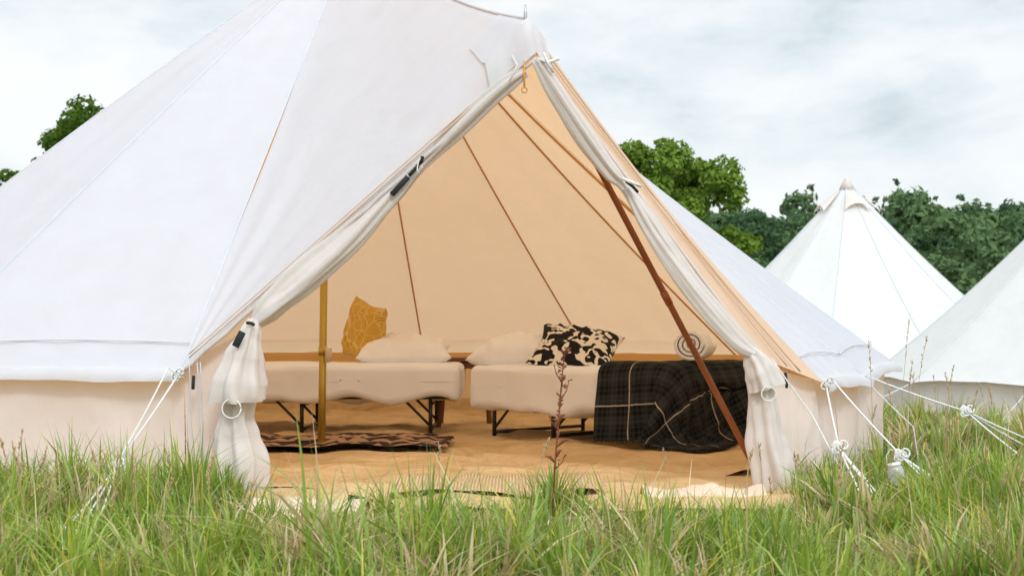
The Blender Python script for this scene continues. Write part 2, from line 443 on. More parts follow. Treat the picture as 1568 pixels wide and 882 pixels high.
# ------------- curtains
def foldf(n,am,tw,ph0=0,rag=.35):
    def f(t,ph):
        c=math.cos(n*ph+tw*t*6.28+ph0+1.2*noise.noise(Vector((math.cos(ph)*1.5,math.sin(ph)*1.5,t*2+ph0))))
        c=math.copysign(abs(c)**.7,c)
        return 1+am*c+am*.45*math.cos((n*2-1)*ph-tw*3*t+1.3)+am*rag*3*noise.noise(Vector((math.cos(ph)*1.6,math.sin(ph)*1.6,t*3+ph0)))
    return f
def curtain(name,path,rads,n=80,sides=64,fold=None,sx=1):
    pts=smooth_path(path,n); mbx=MB()
    mbx.tube(pts,[interp(rads,i/n) for i in range(n+1)],sides,True,fold)
    return mbx.obj(name,M_curt,tent)
curtain('door_curtain_left',[(.05,5.20,1.56),(-.04,5.21,1.50),(-.20,5.24,1.36),(-.335,5.26,1.225),(-.46,5.27,1.11),(-.61,5.27,.955),(-.76,5.27,.82),(-.89,5.27,.70),(-.952,5.27,.64)],
        [.014,.025,.030,.018,.036,.044,.050,.042,.022],fold=foldf(4,.20,.4))
curtain('door_curtain_left_fold',[(-.335,5.24,1.225),(-.46,5.235,1.085),(-.60,5.23,.93),(-.76,5.235,.79),(-.88,5.24,.70),(-.945,5.25,.645)],
        [.012,.024,.030,.032,.03,.016],fold=foldf(3,.22,.5,1))
curtain('curtain_bunch_left',[(-.952,5.25,.655),(-.965,5.235,.60),(-.985,5.225,.51),(-1.00,5.22,.42),(-1.0,5.225,.36)],
        [.020,.036,.064,.086,.092],fold=foldf(6,.15,.1))
curtain('curtain_tail_left',[(-.98,5.26,.50),(-1.00,5.27,.40),(-1.02,5.27,.31),(-1.015,5.27,.22),(-1.0,5.26,.12),(-1.01,5.26,-.01)],
        [.045,.050,.055,.072,.090,.092],fold=foldf(5,.19,.12,.5))
curtain('door_curtain_right',[(.09,5.17,1.60),(.17,5.18,1.47),(.27,5.20,1.32),(.36,5.22,1.20),(.415,5.24,1.145),(.52,5.27,1.0),(.64,5.29,.82),(.74,5.30,.69),(.84,5.31,.58),(.915,5.32,.515)],
        [.016,.028,.034,.028,.018,.030,.037,.038,.036,.028],fold=foldf(4,.20,.4))
curtain('door_curtain_right_fold',[(.42,5.22,1.14),(.50,5.23,.99),(.61,5.24,.83),(.72,5.25,.69),(.83,5.27,.575),(.90,5.28,.53)],
        [.012,.020,.025,.026,.024,.016],fold=foldf(3,.22,.5,1))
curtain('curtain_bunch_right',[(.885,5.30,.555),(.91,5.29,.50),(.93,5.285,.45),(.945,5.285,.40)],
        [.016,.042,.054,.058],fold=foldf(5,.17,.15))
curtain('curtain_tail_right',[(.93,5.32,.47),(.935,5.32,.38),(.945,5.32,.28),(.955,5.32,.18),(.975,5.32,.08),(.985,5.33,-.03)],
        [.036,.044,.052,.066,.072,.064],fold=foldf(4,.20,.15,.5))
def rotz_dir(d):
    d=Vector(d).normalized(); return d.to_track_quat('X','Z').to_matrix()
mb=MB()
mb.box((-.41,5.20,1.145),(.09,.010,.020),rotz_dir((-.75,0,-.8)))
mb.box((-.36,5.20,1.20),(.05,.010,.013),rotz_dir((-.75,0,-.8)))
mb.box((-.99,5.155,.585),(.060,.010,.026),rotz_dir((-.35,0,-.7)))
mb.tube([(-.345,5.20,1.22),(-.33,5.18,1.23),(-.325,5.175,1.25)],.007,8)
mb.tube([(-.97,5.19,.645),(-.95,5.19,.643),(-.94,5.19,.635)],.007,8)
mb.tube([(1.03,5.36,.46),(1.035,5.36,.42),(1.035,5.36,.40)],.006,8)
mb.tube([(-1.175,5.25,.45),(-1.175,5.24,.42),(-1.175,5.24,.40)],.007,8)
mb.tube([(.415,5.19,1.16),(.44,5.18,1.14),(.46,5.19,1.12)],.006,8)
o=mb.obj('toggles',M_strap,tent)
bv=o.modifiers.new('b','BEVEL'); bv.width=.003
def ringpts(c,r,n=20,tilt=0): return [Vector(c)+Vector((r*math.cos(2*math.pi*i/n),tilt*math.sin(2*math.pi*i/n)*r,r*math.sin(2*math.pi*i/n))) for i in range(n+1)]
mb=MB()
mb.tube(ringpts((-1.01,5.12,.335),.034),.003,6); mb.tube(ringpts((.94,5.21,.385),.026),.0026,6)
mb.tube([(.10,5.16,1.60),(.13,5.15,1.585),(.17,5.15,1.60)],.007,6); mb.tube([(.115,5.15,1.62),(.13,5.14,1.58),(.15,5.15,1.55)],.005,6)
mb.tube([(.40,5.18,1.17),(.43,5.16,1.155),(.47,5.17,1.14)],.007,6)
mb.tube([(.0,5.20,1.62),(.02,5.17,1.58),(-.01,5.16,1.52)],.0025,6)
mb.tube([(-.32,5.19,1.25),(-.34,5.17,1.235),(-.345,5.17,1.20),(-.335,5.17,1.185)],.0025,6)
mb.obj('rope_rings',M_rope,tent)
mb=MB(); mb.tube([(.045,5.19,1.60),(.045,5.18,1.54),(.045,5.18,1.50)],.0035,6); mb.tube(ringpts((.045,5.175,1.49),.010,12),.0025,6); mb.obj('zip_pull',M_seam,tent)
mb=MB(); pb=Vector((-.965,7.2,.01)); pt=Vector((-.945,7.28,2.08))
mb.tube([lerp(pb,pt,i/6) for i in range(7)],.019,16); mb.tube([lerp(pb,pt,.235),lerp(pb,pt,.255)],.0225,16)
mb.obj('centre_pole',M_brass,tent)
mb=MB(); a0=Vector((.13,5.46,1.63)); b0=Vector((.985,5.50,.0))
mb.tube([lerp(a0,b0,i/8) for i in range(9)],.0125,12); mb.tube([lerp(a0,b0,.53),lerp(a0,b0,.56)],.015,12); mb.obj('a_frame_leg',M_brown,tent)
mb=MB(); mb.box((-.925,7.17,.50),(.03,.03,.07)); mb.tube([(-.945,7.17,.54),(-.93,7.15,.52),(-.925,7.15,.46)],.004,6); mb.obj('pole_hook',M_cream,tent)
mb=MB()
def fz(x,y):
    e=.030*noise.noise(Vector((x*2.1,y*2.6,1)))+.018*noise.noise(Vector((x*6,y*7,4)))+.026*abs(noise.noise(Vector((x*3+y*2,y*6-x,9))))
    return .022+e
mb.grid([[(C.x+2.93*i/110*math.cos(a),C.y+2.93*i/110*math.sin(a),fz(C.x+2.93*i/110*math.cos(a),C.y+2.93*i/110*math.sin(a))) for a in [2*math.pi*j/200 for j in range(201)]] for i in range(111)])
mb.grid([[(-.96+2.06*u/50,4.80+.12*abs(u/1.25-22)/22+ .10*noise.noise(Vector((u*.16,3,0)))*(1-v/20)+ (5.95-4.80)*v/20, fz(-.93+1.87*u/50,4.82+1.1*v/20)+.008-(.028 if v==0 else 0)) for u in range(51)] for v in range(21)])
mb.obj('groundsheet',M_floor,tent)
mb=MB()
mb.grid([[(-.44+.76*u/40+.03*v/16, 4.93+.72*v/16, fz(-.42+.72*u/40,4.93+.72*v/16)+.028) for u in range(41)] for v in range(17)]); mb.obj('coir_mat',M_mat,tent)
mb=MB()
mb.grid([[(-.88+.40*u/24, 4.70+.24*v/8-.004*u+.05*noise.noise(Vector((u*.3,0,2)))*(1-v/8), .016+.030*math.sin(math.pi*v/8)+.012*math.sin(u*.5+v*.6)+.010*noise.noise(Vector((u*.4,v*.5,1)))) for u in range(25)] for v in range(9)])
mb.grid([[(.46+.44*u/24, 4.90+.25*v/8+.003*u+.05*noise.noise(Vector((u*.3,0,5)))*(1-v/8), .020+.040*math.sin(math.pi*v/8)+.012*math.sin(u*.45+v*.5)+.010*noise.noise(Vector((u*.4,v*.5,7)))) for u in range(25)] for v in range(9)])
mb.obj('door_sill_flap',M_cream,tent)
mb=MB(); mb.tube([(-.55,4.78,.055),(-.51,4.79,.05),(-.47,4.775,.045),(-.40,4.78,.035)],[.010,.008,.006,.003],8); mb.obj('sill_strap',M_strap,tent)
# ---------------------------------------------------------------- furniture
rug=MB(); rug.grid([[(x,y,fz(x,y)+.030+.012*max(0,noise.noise(Vector((x*3,y*3,0))))) for x in axis([(-1.9,-.32,60)])] for y in axis([(6.90,7.95,36)])]); rug=rug.obj('kilim_rug',M_rug)
def camp_bed(L_,W_,loc,rz,legs,hh=.215):
    e=empty('camp_bed',loc,rz)
    d=soft_box('duvet',(L_,W_,hh),.046,M_linen,e,(0,0,.4325-hh/2),56,.005,3.5,.05,.015)
    mb=MB()
    z0=.24
    for sy in(-1,1): mb.tube([(-L_/2+.06,sy*(W_/2-.08),z0),(L_/2-.06,sy*(W_/2-.08),z0)],.013,8)
    for x in legs:
        for sy in(-1,1):
            mb.tube([(x,sy*(W_/2-.09),z0),(x,sy*(W_/2-.09),.02)],.012,8)
        mb.tube([(x,-W_/2+.09,.05),(x,W_/2-.09,.05)],.010,8)
        mb.tube([(x,-W_/2+.09,z0-.05),(x,W_/2-.09,z0-.05)],.008,8)
        for sy in(-1,1): mb.tube([(x,sy*(W_/2-.09),.07),(x+(.17 if x<0 else -.17),sy*(W_/2-.09),z0)],.008,8)
    mb.obj('frame',M_black,e)
    return e,d
bed1,d1=camp_bed(1.95,.84,(-1.275,8.62,0),0,(-.8,.05,.80))
bed2,d2=camp_bed(1.45,.95,(.6,7.95,0),R_(-43.6),(-.60,-.15,.5),.255)
pillow('pillow',.58,.42,.22,M_pil,(-.66,8.68,.500),(R_(10),0,R_(4)),dent=.02)
pillow('pillow',.56,.40,.22,M_pil,(.06,8.26,.505),(R_(14),0,R_(-22)),dent=.02)
pillow('yellow_cushion',.42,.38,.18,M_yel,(-.91,8.76,.62),(R_(82),R_(12),R_(-58)))
pillow('patterned_cushion',.48,.44,.18,M_bw,(.36,8.00,.515),(R_(30),R_(9),R_(-12)))
def drape():
    nx,ny=54,84; x0,x1=.12,1.17; y0,y1=-.88,.74
    vs=[];uv=[];fs=[]
    rot=Matrix.Rotation(R_(5),3,'Z')
    for i in range(nx+1):
        for j in range(ny+1):
            p=Vector((x0+(x1-x0)*i/nx,y0+(y1-y0)*j/ny,.50))
            p.z+=.004*math.sin(j*.6)+.004*math.sin(i*.53)
            uv.append((p.x,p.y)); p=rot@(p-Vector((.6,0,0)))+Vector((.6,0,0)); vs.append(p)
    for i in range(nx):
        for j in range(ny): a=i*(ny+1)+j; fs.append((a,a+1,a+ny+2,a+ny+1))
    o=mkobj('plaid_blanket',vs,fs,M_plaid); ul=o.data.uv_layers.new(name='UVMap')
    for lp in o.data.loops: ul.data[lp.index].uv=uv[lp.vertex_index]
    o.matrix_world=Matrix.Translation((.6,7.95,0))@Matrix.Rotation(R_(-43.6),4,'Z')
    fl=mkobj('tmpfloor',[(-3,4,.03),(4,4,.03),(4,12,.03),(-3,12,.03)],[(0,1,2,3)],M_floor)
    for c_ in (d2,fl):
        c_.modifiers.new('col','COLLISION'); c_.collision.thickness_outer=.012; c_.collision.cloth_friction=25
    cl=o.modifiers.new('cloth','CLOTH'); st=cl.settings; st.quality=6; st.mass=.35; st.tension_stiffness=20; st.compression_stiffness=20; st.shear_stiffness=8; st.bending_stiffness=.9; st.air_damping=3
    cl.collision_settings.distance_min=.008; cl.collision_settings.use_self_collision=True; cl.collision_settings.self_distance_min=.008
    cl.point_cache.frame_start=1; cl.point_cache.frame_end=60
    S.frame_start=1; S.frame_end=60
    for f in range(1,48): S.frame_set(f)
    dg=bpy.context.evaluated_depsgraph_get(); me=bpy.data.meshes.new_from_object(o.evaluated_get(dg))
    zs=[v.co.z for v in me.vertices]; print('blanket z',min(zs),max(zs))
    o.modifiers.clear(); o.data=me
    d2.modifiers.clear(); bpy.data.objects.remove(fl); S.frame_set(1)
    fv=MB()
    idx=[nx*(ny+1)+j for j in range(0,ny+1)]+[i*(ny+1) for i in range(0,nx+1)]
    for q in idx:
        for k in range(2):
            p=me.vertices[q].co.copy()+Vector((random.uniform(-.007,.007),random.uniform(-.007,.007),0)); l=min(.03,max(.008,p.z-.05)); e=p+Vector((random.uniform(-.008,.008),random.uniform(-.008,.008),-l)); fv.tube([p,e],[.002,.0012],4)
    fv.obj('fringe',M_plaid,o)
    s=o.modifiers.new('s','SOLIDIFY'); s.thickness=.007
    ss=o.modifiers.new('ss','SUBSURF'); ss.levels=1; ss.render_levels=1
import time; t0=time.time(); drape(); print('drape s',time.time()-t0)
mb=MB(); rows=[]
n=100
for i in range(n+1):
    a=i/n*2*math.pi*3.0; r=.014+.072*i/n
    rows.append([(r*math.cos(a),y,r*math.sin(a)*.9) for y in (-.16,-.152,0,.152,.16)])
mb.grid(rows); tw=mb.obj('rolled_towel',M_towel); tw.location=(.95,7.40,.552); tw.rotation_euler=(0,0,R_(-16))
s=tw.modifiers.new('s','SOLIDIFY'); s.thickness=.0165; s.offset=0
b=tw.modifiers.new('b','BEVEL'); b.width=.004
tb=empty('wooden_stool',(-.30,9.05,0))
mb=MB(); mb.box((0,0,.445),(.34,.30,.025)); mb.box((0,0,.41),(.30,.26,.04))
for sx in(-1,1):
    for sy in(-1,1): mb.tube([(sx*.13,sy*.11,.40),(sx*.16,sy*.14,.01)],.016,8)
o=mb.obj('stool_body',M_wood,tb,False); bv=o.modifiers.new('b','BEVEL'); bv.width=.004
# ---------------------------------------------------------------- far tents
def far_tent(cx,cy,R,Hh,hw,rot,n=12):
    z0=gz(cx,cy); e0=empty('bell_tent',(cx,cy,z0)); mb=MB(); ws=MB(); sm_=MB()
    Tp=Vector((0,0,Hh))
    ev=[Vector((R*math.cos(2*math.pi*k/n+rot),R*math.sin(2*math.pi*k/n+rot),hw)) for k in range(n+1)]
    def sp(e,t): p=lerp(Tp,e,t); p.z-=.10*math.sin(math.pi*t); return p
    for k in range(n):
        rows=[]
        for i in range(21):
            t=.02+.98*i/20; rows.append([lerp(sp(ev[k],t),sp(ev[k+1],t),j/8)+Vector((0,0,(.07*math.sin(math.pi*j/8))*t**3 -.04*math.sin(math.pi*j/8)*t+.03*noise.noise(Vector((k*3+j*.4,i*.3,2)))*math.sin(math.pi*j/8))) for j in range(9)])
        mb.grid(rows)
        rows=[]
        for v in range(4):
            row=[]
            for j in range(9):
                p=lerp(ev[k],ev[k+1],j/8); p=Vector((p.x*.975,p.y*.975,hw*(1-v/3)+(.05*math.sin(math.pi*j/8))*(1-v/3)-.05*(v/3)))
                p+=Vector((p.x,p.y,0)).normalized()*.03*noise.noise(p*4); row.append(p)
            rows.append(row)
        ws.grid(rows)
        sm_.tube([sp(ev[k],.02+.98*i/16)+Vector((0,0,.004)) for i in range(17)],.005,5)
        sm_.tube([ev[k],Vector((ev[k].x*1.45,ev[k].y*1.45,0))],.006,5)
    o=mb.obj('roof',M_far,e0); orient(o,(0,0,.5))
    o=ws.obj('wall',M_wall,e0); orient(o,(0,0,.2))
    sm_.obj('seams_and_guy_ropes',M_stitch,e0)
    cp=MB(); cp.tube([(0,0,Hh-.12),(0,0,Hh-.02),(0,0,Hh+.04),(0,0,Hh+.05)],[.11,.06,.03,.01],14)
    for k in range(4):
        a=k*math.pi/2+.15; d=Vector((math.cos(a),math.sin(a),0)); s_=Vector((-d.y,d.x,0))
        rows=[]
        for i in range(6):
            t=i/5; rows.append([d*(.08+.30*t)+s_*(.04+.14*t)*q+Vector((0,0,Hh-.10-.30*t+(.09*t)*(1-q*q))) for q in(-1,-.6,-.2,.2,.6,1)])
        cp.grid(rows)
    cp.obj('apex_cap_vents',M_curt,e0)
    return e0
far_tent(4.31,18.3,2.6,2.98,.47,.2); far_tent(6.42,15.0,2.6,2.98,.47,.35)
# ---------------------------------------------------------------- guy ropes
gr=empty('guy_rope'); mb=MB()
def rope(pts,r=.0038):
    pts=[Vector(p) for p in pts]; o=[]
    for a,b in zip(pts[:-1],pts[1:]):
        for i in range(8): q=lerp(a,b,i/8); q.z-=.012*math.sin(math.pi*i/8)*(a-b).length; o.append(q)
    mb.tube(o+[pts[-1]],r,6)
Ls=Vector((-1.363,4.9,.152))
rope([L+Vector((0,-.03,-.01)),Ls]); rope([L+Vector((.02,-.03,-.02)),L+Vector((-.03,-.05,.02)),Ls+Vector((.01,0,.02))],.003)
for q in((-1.345,4.23,0.01),(-1.30,4.22,0.01),(-1.27,4.32,0.01)): rope([Ls,lerp(Ls,q,.5)+Vector((.005,0,-.006)),q])
rope([Ls,(-1.30,5.0,.06),(-1.18,5.05,.10)],.003)
for i in range(3): mb.tube(ringpts(L+Vector((-.01+.01*i,-.04,-.02+.012*i)),.013,10),.004,5)
Rs=Vector((1.196,5.2,.189))
rope([Rr+Vector((0,-.04,-.01)),Rs])
for q in((1.25,4.72,0.01),(1.20,4.80,0.01),(1.29,4.85,0.01)): rope([Rs,lerp(Rs,q,.5)+Vector((.004,0,-.006)),q])
Rs2=Vector((1.45,5.3,.152)); rope([Rr+Vector((.02,-.04,.02)),Rs2])
for q in((1.62,5.15,0.01),(1.66,5.22,0.01),(1.54,5.02,0.01)): rope([Rs2,lerp(Rs2,q,.5)+Vector((.004,0,-.006)),q])
Rs3=Vector((1.917,6.0,.278)); rope([R2+Vector((0,0,.01)),Rs3])
for q in((2.45,6.1,0),(2.60,6.0,0),(2.2,5.7,0)): rope([Rs3,lerp(Rs3,q,.5)+Vector((0,0,-.01)),q])
rope([JR+Vector((.03,-.06,.0)),(1.12,5.3,.30),(1.20,5.15,.10)],.003)
rope([R2+Vector((.0,0,-.01)),(1.75,6.2,.2),(1.78,6.2,.0)],.003)
for i in range(3): mb.tube(ringpts(Rr+Vector((-.01+.012*i,-.05,-.01+.012*i)),.013,10),.004,5)
mb.obj('ropes',M_rope,gr)
for i,(c,d) in enumerate(((Ls,1),(Rs,1),(Rs2,1),(Rs3,1))):
    o=soft_box('slider_%d'%i,(.060,.018,.032),.008,M_rope,gr,c,6,.001,5)
    o.rotation_euler=(.2,R_(-50 if i==0 else 35),.2)
    mbb=MB()
    for k in range(4): mbb.tube(ringpts(c+Vector((.010*k-.016,-.012,.007*k-.010)),.012+.003*(k%2),10,.5),.0035,5)
    mbb.obj('knot_%d'%i,M_rope,gr)
jr=empty('hanging_jar_light',(1.385,5.1,.065))
mb=MB(); mb.tube([(0,0,0),(0,0,.004),(0,0,.05),(0,0,.06),(0,0,.068)],[.024,.03,.03,.026,.022],18); mb.obj('jar',M_plastic,jr)
mb=MB(); mb.tube([(0,0,.068),(0,0,.078)],.024,18); mb.tube([(-.025,0,.075),(-.02,0,.11),(.0,0,.13),(.02,0,.11),(.025,0,.075)],.0018,5); mb.obj('lid',M_rope,jr); jr.rotation_euler=(0,R_(-12),0)
# ---------------------------------------------------------------- trees
def crown_mesh(name,clumps,leaf,per,mat):
    vs=[];fs=[]; base=0
    for (c,r) in clumps:
        c=np.array(c); n=int(per*r*r)
        d=np.random.normal(size=(n,3)); d/=np.linalg.norm(d,axis=1)[:,None]
        rad=r*(.5+.6*np.random.rand(n)**.7)
        p=c+d*rad[:,None]*np.array([1,1,.75])
        nm=d+np.random.normal(size=(n,3))*.6; nm[:,2]+=.3; nm/=np.linalg.norm(nm,axis=1)[:,None]
        a=np.cross(nm,np.random.normal(size=(n,3))); a/=np.linalg.norm(a,axis=1)[:,None]; b=np.cross(nm,a)
        s=leaf*(.6+.8*np.random.rand(n))[:,None]
        q=np.stack([p-a*s,p-b*s*.55,p+a*s,p+b*s*.55],1).reshape(-1,3)
        vs.append(q); fs.append(np.arange(n*4).reshape(-1,4)+base); base+=n*4
    V_=np.concatenate(vs);F=np.concatenate(fs)
    me=bpy.data.meshes.new(name); me.from_pydata(V_.tolist(),[],F.tolist()); me.materials.append(mat); me.update(); return me
def tree(name,loc,H,cr,cz,seed,leaf=.13,n=150):
    random.seed(seed); e=empty(name,loc); cl=[]
    for i in range(n):
        a=random.random()*6.283; zz=random.uniform(-1,1); rr=math.sqrt(1-zz*zz)*random.uniform(.5,1.08)
        k=1+.16*math.sin(a*3+seed)*rr+.10*math.sin(zz*7+seed)
        p=Vector((math.cos(a)*rr*cr*k,math.sin(a)*rr*cr*k,cz+zz*(H-cz)*.88*random.uniform(.9,1.08)))
        cl.append((tuple(p),random.uniform(.09,.20)*cr))
    me=crown_mesh('crown',cl,leaf,560,M_leaf); o=bpy.data.objects.new('crown',me); S.collection.objects.link(o); o.parent=e
    mb=MB(); mb.tube([(0,0,-.5),(.05,0,.8),(.1,.05,cz*.55),(0,.1,cz)],[.48,.34,.27,.18],12)
    for c,r in cl[::3]:
        c=Vector(c); st=Vector((.05,.05,cz*random.uniform(.35,.8))); md=lerp(st,c,.5)+Vector((0,0,-.3)); mb.tube([st,md,c],[.13,.08,.03],6)
    mb.obj('trunk',M_bark,e); return e
tree('oak_tree',(5.75,60,gz(5.6,60)),10.9,3.9,6.7,3)
tree('oak_tree',(-17.0,60,gz(-16,60)),12.5,3.6,8.8,9)
tree('oak_tree',(-24.2,60,gz(-24,60)),10.3,3.0,6.8,12)
fr=empty('distant_forest'); random.seed(5)
vars_=[]
for k in range(4):
    cl=[]
    for i in range(18):
        a=random.random()*6.28; zz=random.uniform(-1,1); rr=math.sqrt(1-zz*zz)
        cl.append(((math.cos(a)*rr*2.2,math.sin(a)*rr*2.2,4.6+zz*2.5),random.uniform(.7,1.4)))
    vars_.append(crown_mesh('forest_crown',cl,.28,80,M_forest))
cone=[]
for i in range(9): cone.append(((random.uniform(-.3,.3),random.uniform(-.3,.3),2+i*.85),1.5-.145*i))
conif=crown_mesh('forest_conifer',cone,.28,100,M_forest)
y=98
while y<200:
    x=-.38*y
    while x<.5*y:
        xx=x+random.uniform(-2,2); yy=y+random.uniform(-2,2)
        me=conif if random.random()<.15 else random.choice(vars_)
        o=bpy.data.objects.new('forest_tree',me); S.collection.objects.link(o); o.parent=fr
        o.location=(xx,yy,gz(xx,yy)-.3); sc=random.uniform(.65,1.3); o.scale=(sc,sc,sc*random.uniform(.85,1.15)); o.rotation_euler=(0,0,random.random()*6.28)
        x+=4.6
    y+=6
# ---------------------------------------------------------------- grass
def inside_any(x,y):
    if (x+.91)**2+(y-8.16)**2<2.93**2: return True
    if -.96<x<1.0 and 4.90<y<6.2: return True
    if -.90<x<-.46 and 4.66<y<5: return True
    if (x-4.31)**2+(y-18.3)**2<2.4**2 or (x-6.42)**2+(y-15)**2<2.4**2: return True
    return False
def hfac(x,y):
    door=sm(.30,.0,abs(x)-.80)*sm(3.75,4.55,y)*(1 if y<5.6 else 0)
    f=1-.76*door
    for (cx,cy,rx,ry) in ((-1.30,4.15,.16,.45),(1.24,4.7,.12,.30),(1.60,5.0,.12,.2),(1.385,4.95,.07,.16)):
        d=((x-cx)/rx)**2+((y-cy)/ry)**2
        if d<1.6: f*=.38+.62*min(1,d/1.6)
    return f,door
P=[]
def scatter(n,x0,x1,y0,y1,h0,h1,w,cl=.6,fan=True):
    i=0
    while i<n:
        y_=random.uniform(y0,y1); x_=random.uniform(x0,x1)
        if fan and abs(x_)>.45*y_+.7: i+=1; continue
        lo=noise.noise(Vector((x_*1.6,y_*1.6,5))); straw=noise.noise(Vector((x_*2.2,y_*2.2,11)))
        tn=.5+.8*noise.noise(Vector((x_*2.6,y_*2.6,31)))
        hf,door=hfac(x_,y_)
        if random.random()<cl:
            k=random.randint(8,34); th=random.uniform(h0,h1)*(1+1.0*lo); dry=(random.random()<.14+1.1*max(0,straw)); rad=random.uniform(.012,.045)
        else: k=5; th=random.uniform(h0,h1)*.55; dry=random.random()<.5; rad=.08
        th*=hf
        if door>.5: dry=dry or random.random()<.6
        tone=max(0,min(1,.5*random.random()+.5*tn)); la=random.random()*6.283; ws_=random.choice((.7,1,1,1.6))
        for j in range(k):
            a=random.random()*6.283; r=abs(random.gauss(0,rad))
            x=x_+r*math.cos(a); y=y_+r*math.sin(a)
            if inside_any(x,y): continue
            h=th*random.uniform(.4,1.25); ln=random.uniform(.1,1.1)
            if dry and random.random()<.5: ln=random.uniform(.9,2.0)
            if random.random()<.4: a=la
            P.append((x,y,gz(x,y)-.01,h,a+random.uniform(-.8,.8),ln,w*ws_*random.uniform(.5,1.4),1 if dry and random.random()<.75 else 0,.7*tone+.3*random.random()))
        i+=k
random.seed(21)
scatter(76000,-2.9,2.9,2.7,5.7,.09,.23,.0034)
scatter(26000,-4.5,5.5,5.2,12,.10,.24,.005,fan=False)
scatter(13000,2,16,12,34,.12,.25,.012,.7,fan=False)
scatter(3000,-6,-2.5,2.5,8,.1,.2,.006,fan=False)
for (tx,ty,nn,hh) in ((.14,4.78,150,.19),(.06,4.70,90,.14),(.22,4.68,70,.12),(-1.0,5.0,120,.16),(1.02,5.05,80,.13),(-.42,4.62,70,.15),(.5,4.6,60,.12),(-1.5,5.1,80,.2),(1.45,5.45,90,.2),(-.2,4.5,60,.11),(-1.15,5.05,90,.17),(1.12,5.2,70,.18),(-.75,4.45,90,.14)):
    for j in range(nn):
        a=random.random()*6.283; r=abs(random.gauss(0,.04)); P.append((tx+r*math.cos(a),ty+r*math.sin(a),-.01,hh*random.uniform(.4,1.25),a,random.uniform(.2,.9),.0036*random.uniform(.6,1.2),1 if random.random()<.12 else 0,.2+.5*random.random()))
for j in range(900):
    x=random.uniform(-2.6,3.4); y=random.uniform(3.2,7.5)
    if inside_any(x,y) or (abs(x)<1.0 and y>4.0): continue
    P.append((x,y,gz(x,y),random.uniform(.20,.38)*hfac(x,y)[0],random.random()*6.28,random.uniform(.1,.6),.0022,1 if random.random()<.6 else 0,random.random()))
P=np.array(P); n=len(P); print('blades',n)
x,y,z,h,a,ln,w,dry,rn=P.T
dx,dy=np.cos(a),np.sin(a); f=a+np.pi/2+np.random.uniform(-.9,.9,n); sx,sy=np.cos(f),np.sin(f)
ts=[0,.38,.72,1.0]; ws=[1,.9,.55,0]
verts=np.zeros((n,7,3))
for k,(t,wk) in enumerate(zip(ts,ws)):
    px=x+dx*ln*h*t**2*.75; py=y+dy*ln*h*t**2*.75; pz=z+h*(t-.28*np.minimum(ln,2.2)*t**2*.9)
    if k<3:
        verts[:,2*k,0]=px-sx*w*wk; verts[:,2*k,1]=py-sy*w*wk; verts[:,2*k,2]=pz
        verts[:,2*k+1,0]=px+sx*w*wk; verts[:,2*k+1,1]=py+sy*w*wk; verts[:,2*k+1,2]=pz
    else: verts[:,6,0]=px;verts[:,6,1]=py;verts[:,6,2]=pz
base=(np.arange(n)*7)[:,None]
q1=base+np.array([0,1,3,2]); q2=base+np.array([2,3,5,4]); t1=base+np.array([4,5,6])
me=bpy.data.meshes.new('grass'); me.vertices.add(n*7); me.vertices.foreach_set('co',verts.reshape(-1))
loops=np.concatenate([np.concatenate([q1,q2],1),t1],1).reshape(-1)
me.loops.add(len(loops)); me.loops.foreach_set('vertex_index',loops.astype(np.int32))
starts=(np.arange(n)*11)[:,None]+np.array([0,4,8]); me.polygons.add(n*3)
me.polygons.foreach_set('loop_start',starts.reshape(-1).astype(np.int32))
me.update(calc_edges=True); me.validate()
g1=np.array([.055,.16,.015]); g2=np.array([.46,.58,.08]); s1=np.array([.36,.24,.10]); s2=np.array([.80,.66,.40])
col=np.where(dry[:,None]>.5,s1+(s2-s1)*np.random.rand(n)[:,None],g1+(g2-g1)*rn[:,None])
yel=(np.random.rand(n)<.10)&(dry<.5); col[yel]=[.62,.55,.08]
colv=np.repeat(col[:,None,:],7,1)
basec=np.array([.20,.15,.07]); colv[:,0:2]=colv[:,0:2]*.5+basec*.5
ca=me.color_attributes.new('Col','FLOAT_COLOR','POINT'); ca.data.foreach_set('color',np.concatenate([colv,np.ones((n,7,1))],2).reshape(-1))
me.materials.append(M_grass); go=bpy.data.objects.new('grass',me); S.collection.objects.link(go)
random.seed(4)
mb=MB(); st=[(.13,4.62,0),(.14,4.63,.18),(.155,4.64,.36),(.165,4.65,.48),(.175,4.65,.56)]
mb.tube(st,[.0035,.0033,.0028,.002,.0012],6)
for i in range(70):
    t=random.uniform(.40,1); k=t*4; a=lerp(st[int(min(k,3))],st[int(min(k,3))+1],k-int(min(k,3)))
    d=Vector((random.gauss(0,1),random.gauss(0,1),.8)).normalized()*random.uniform(.006,.024)
    mb.tube([a,a+d*.6,a+d],[.0008,.0028,.0010],5)
for (t,dx,dz) in ((.9,.035,.05),(1.6,-.03,.06),(2.2,.03,.07),(2.7,-.025,.06)):
    a=lerp(st[int(t)],st[int(t)+1],t-int(t)); q=a+Vector((dx,0,dz)); mb.tube([a,lerp(a,q,.5)+Vector((dx*.2,0,0)),q],[.0015,.002,.001],5)
    for i in range(7):
        b_=lerp(a,q,random.random()); d=Vector((random.gauss(0,1),random.gauss(0,1),.5)).normalized()*.012; mb.tube([b_,b_+d*.5,b_+d],[.0008,.0025,.0008],5)
for i in range(6):
    a=lerp(st[0],st[2],random.random()); d=Vector((random.uniform(-1,1),0,.5))*.05; mb.tube([a,a+d*.5+Vector((0,0,.01)),a+d],[.002,.006,.001],5)
mb.obj('dock_plant',M_dock)
mb=MB()
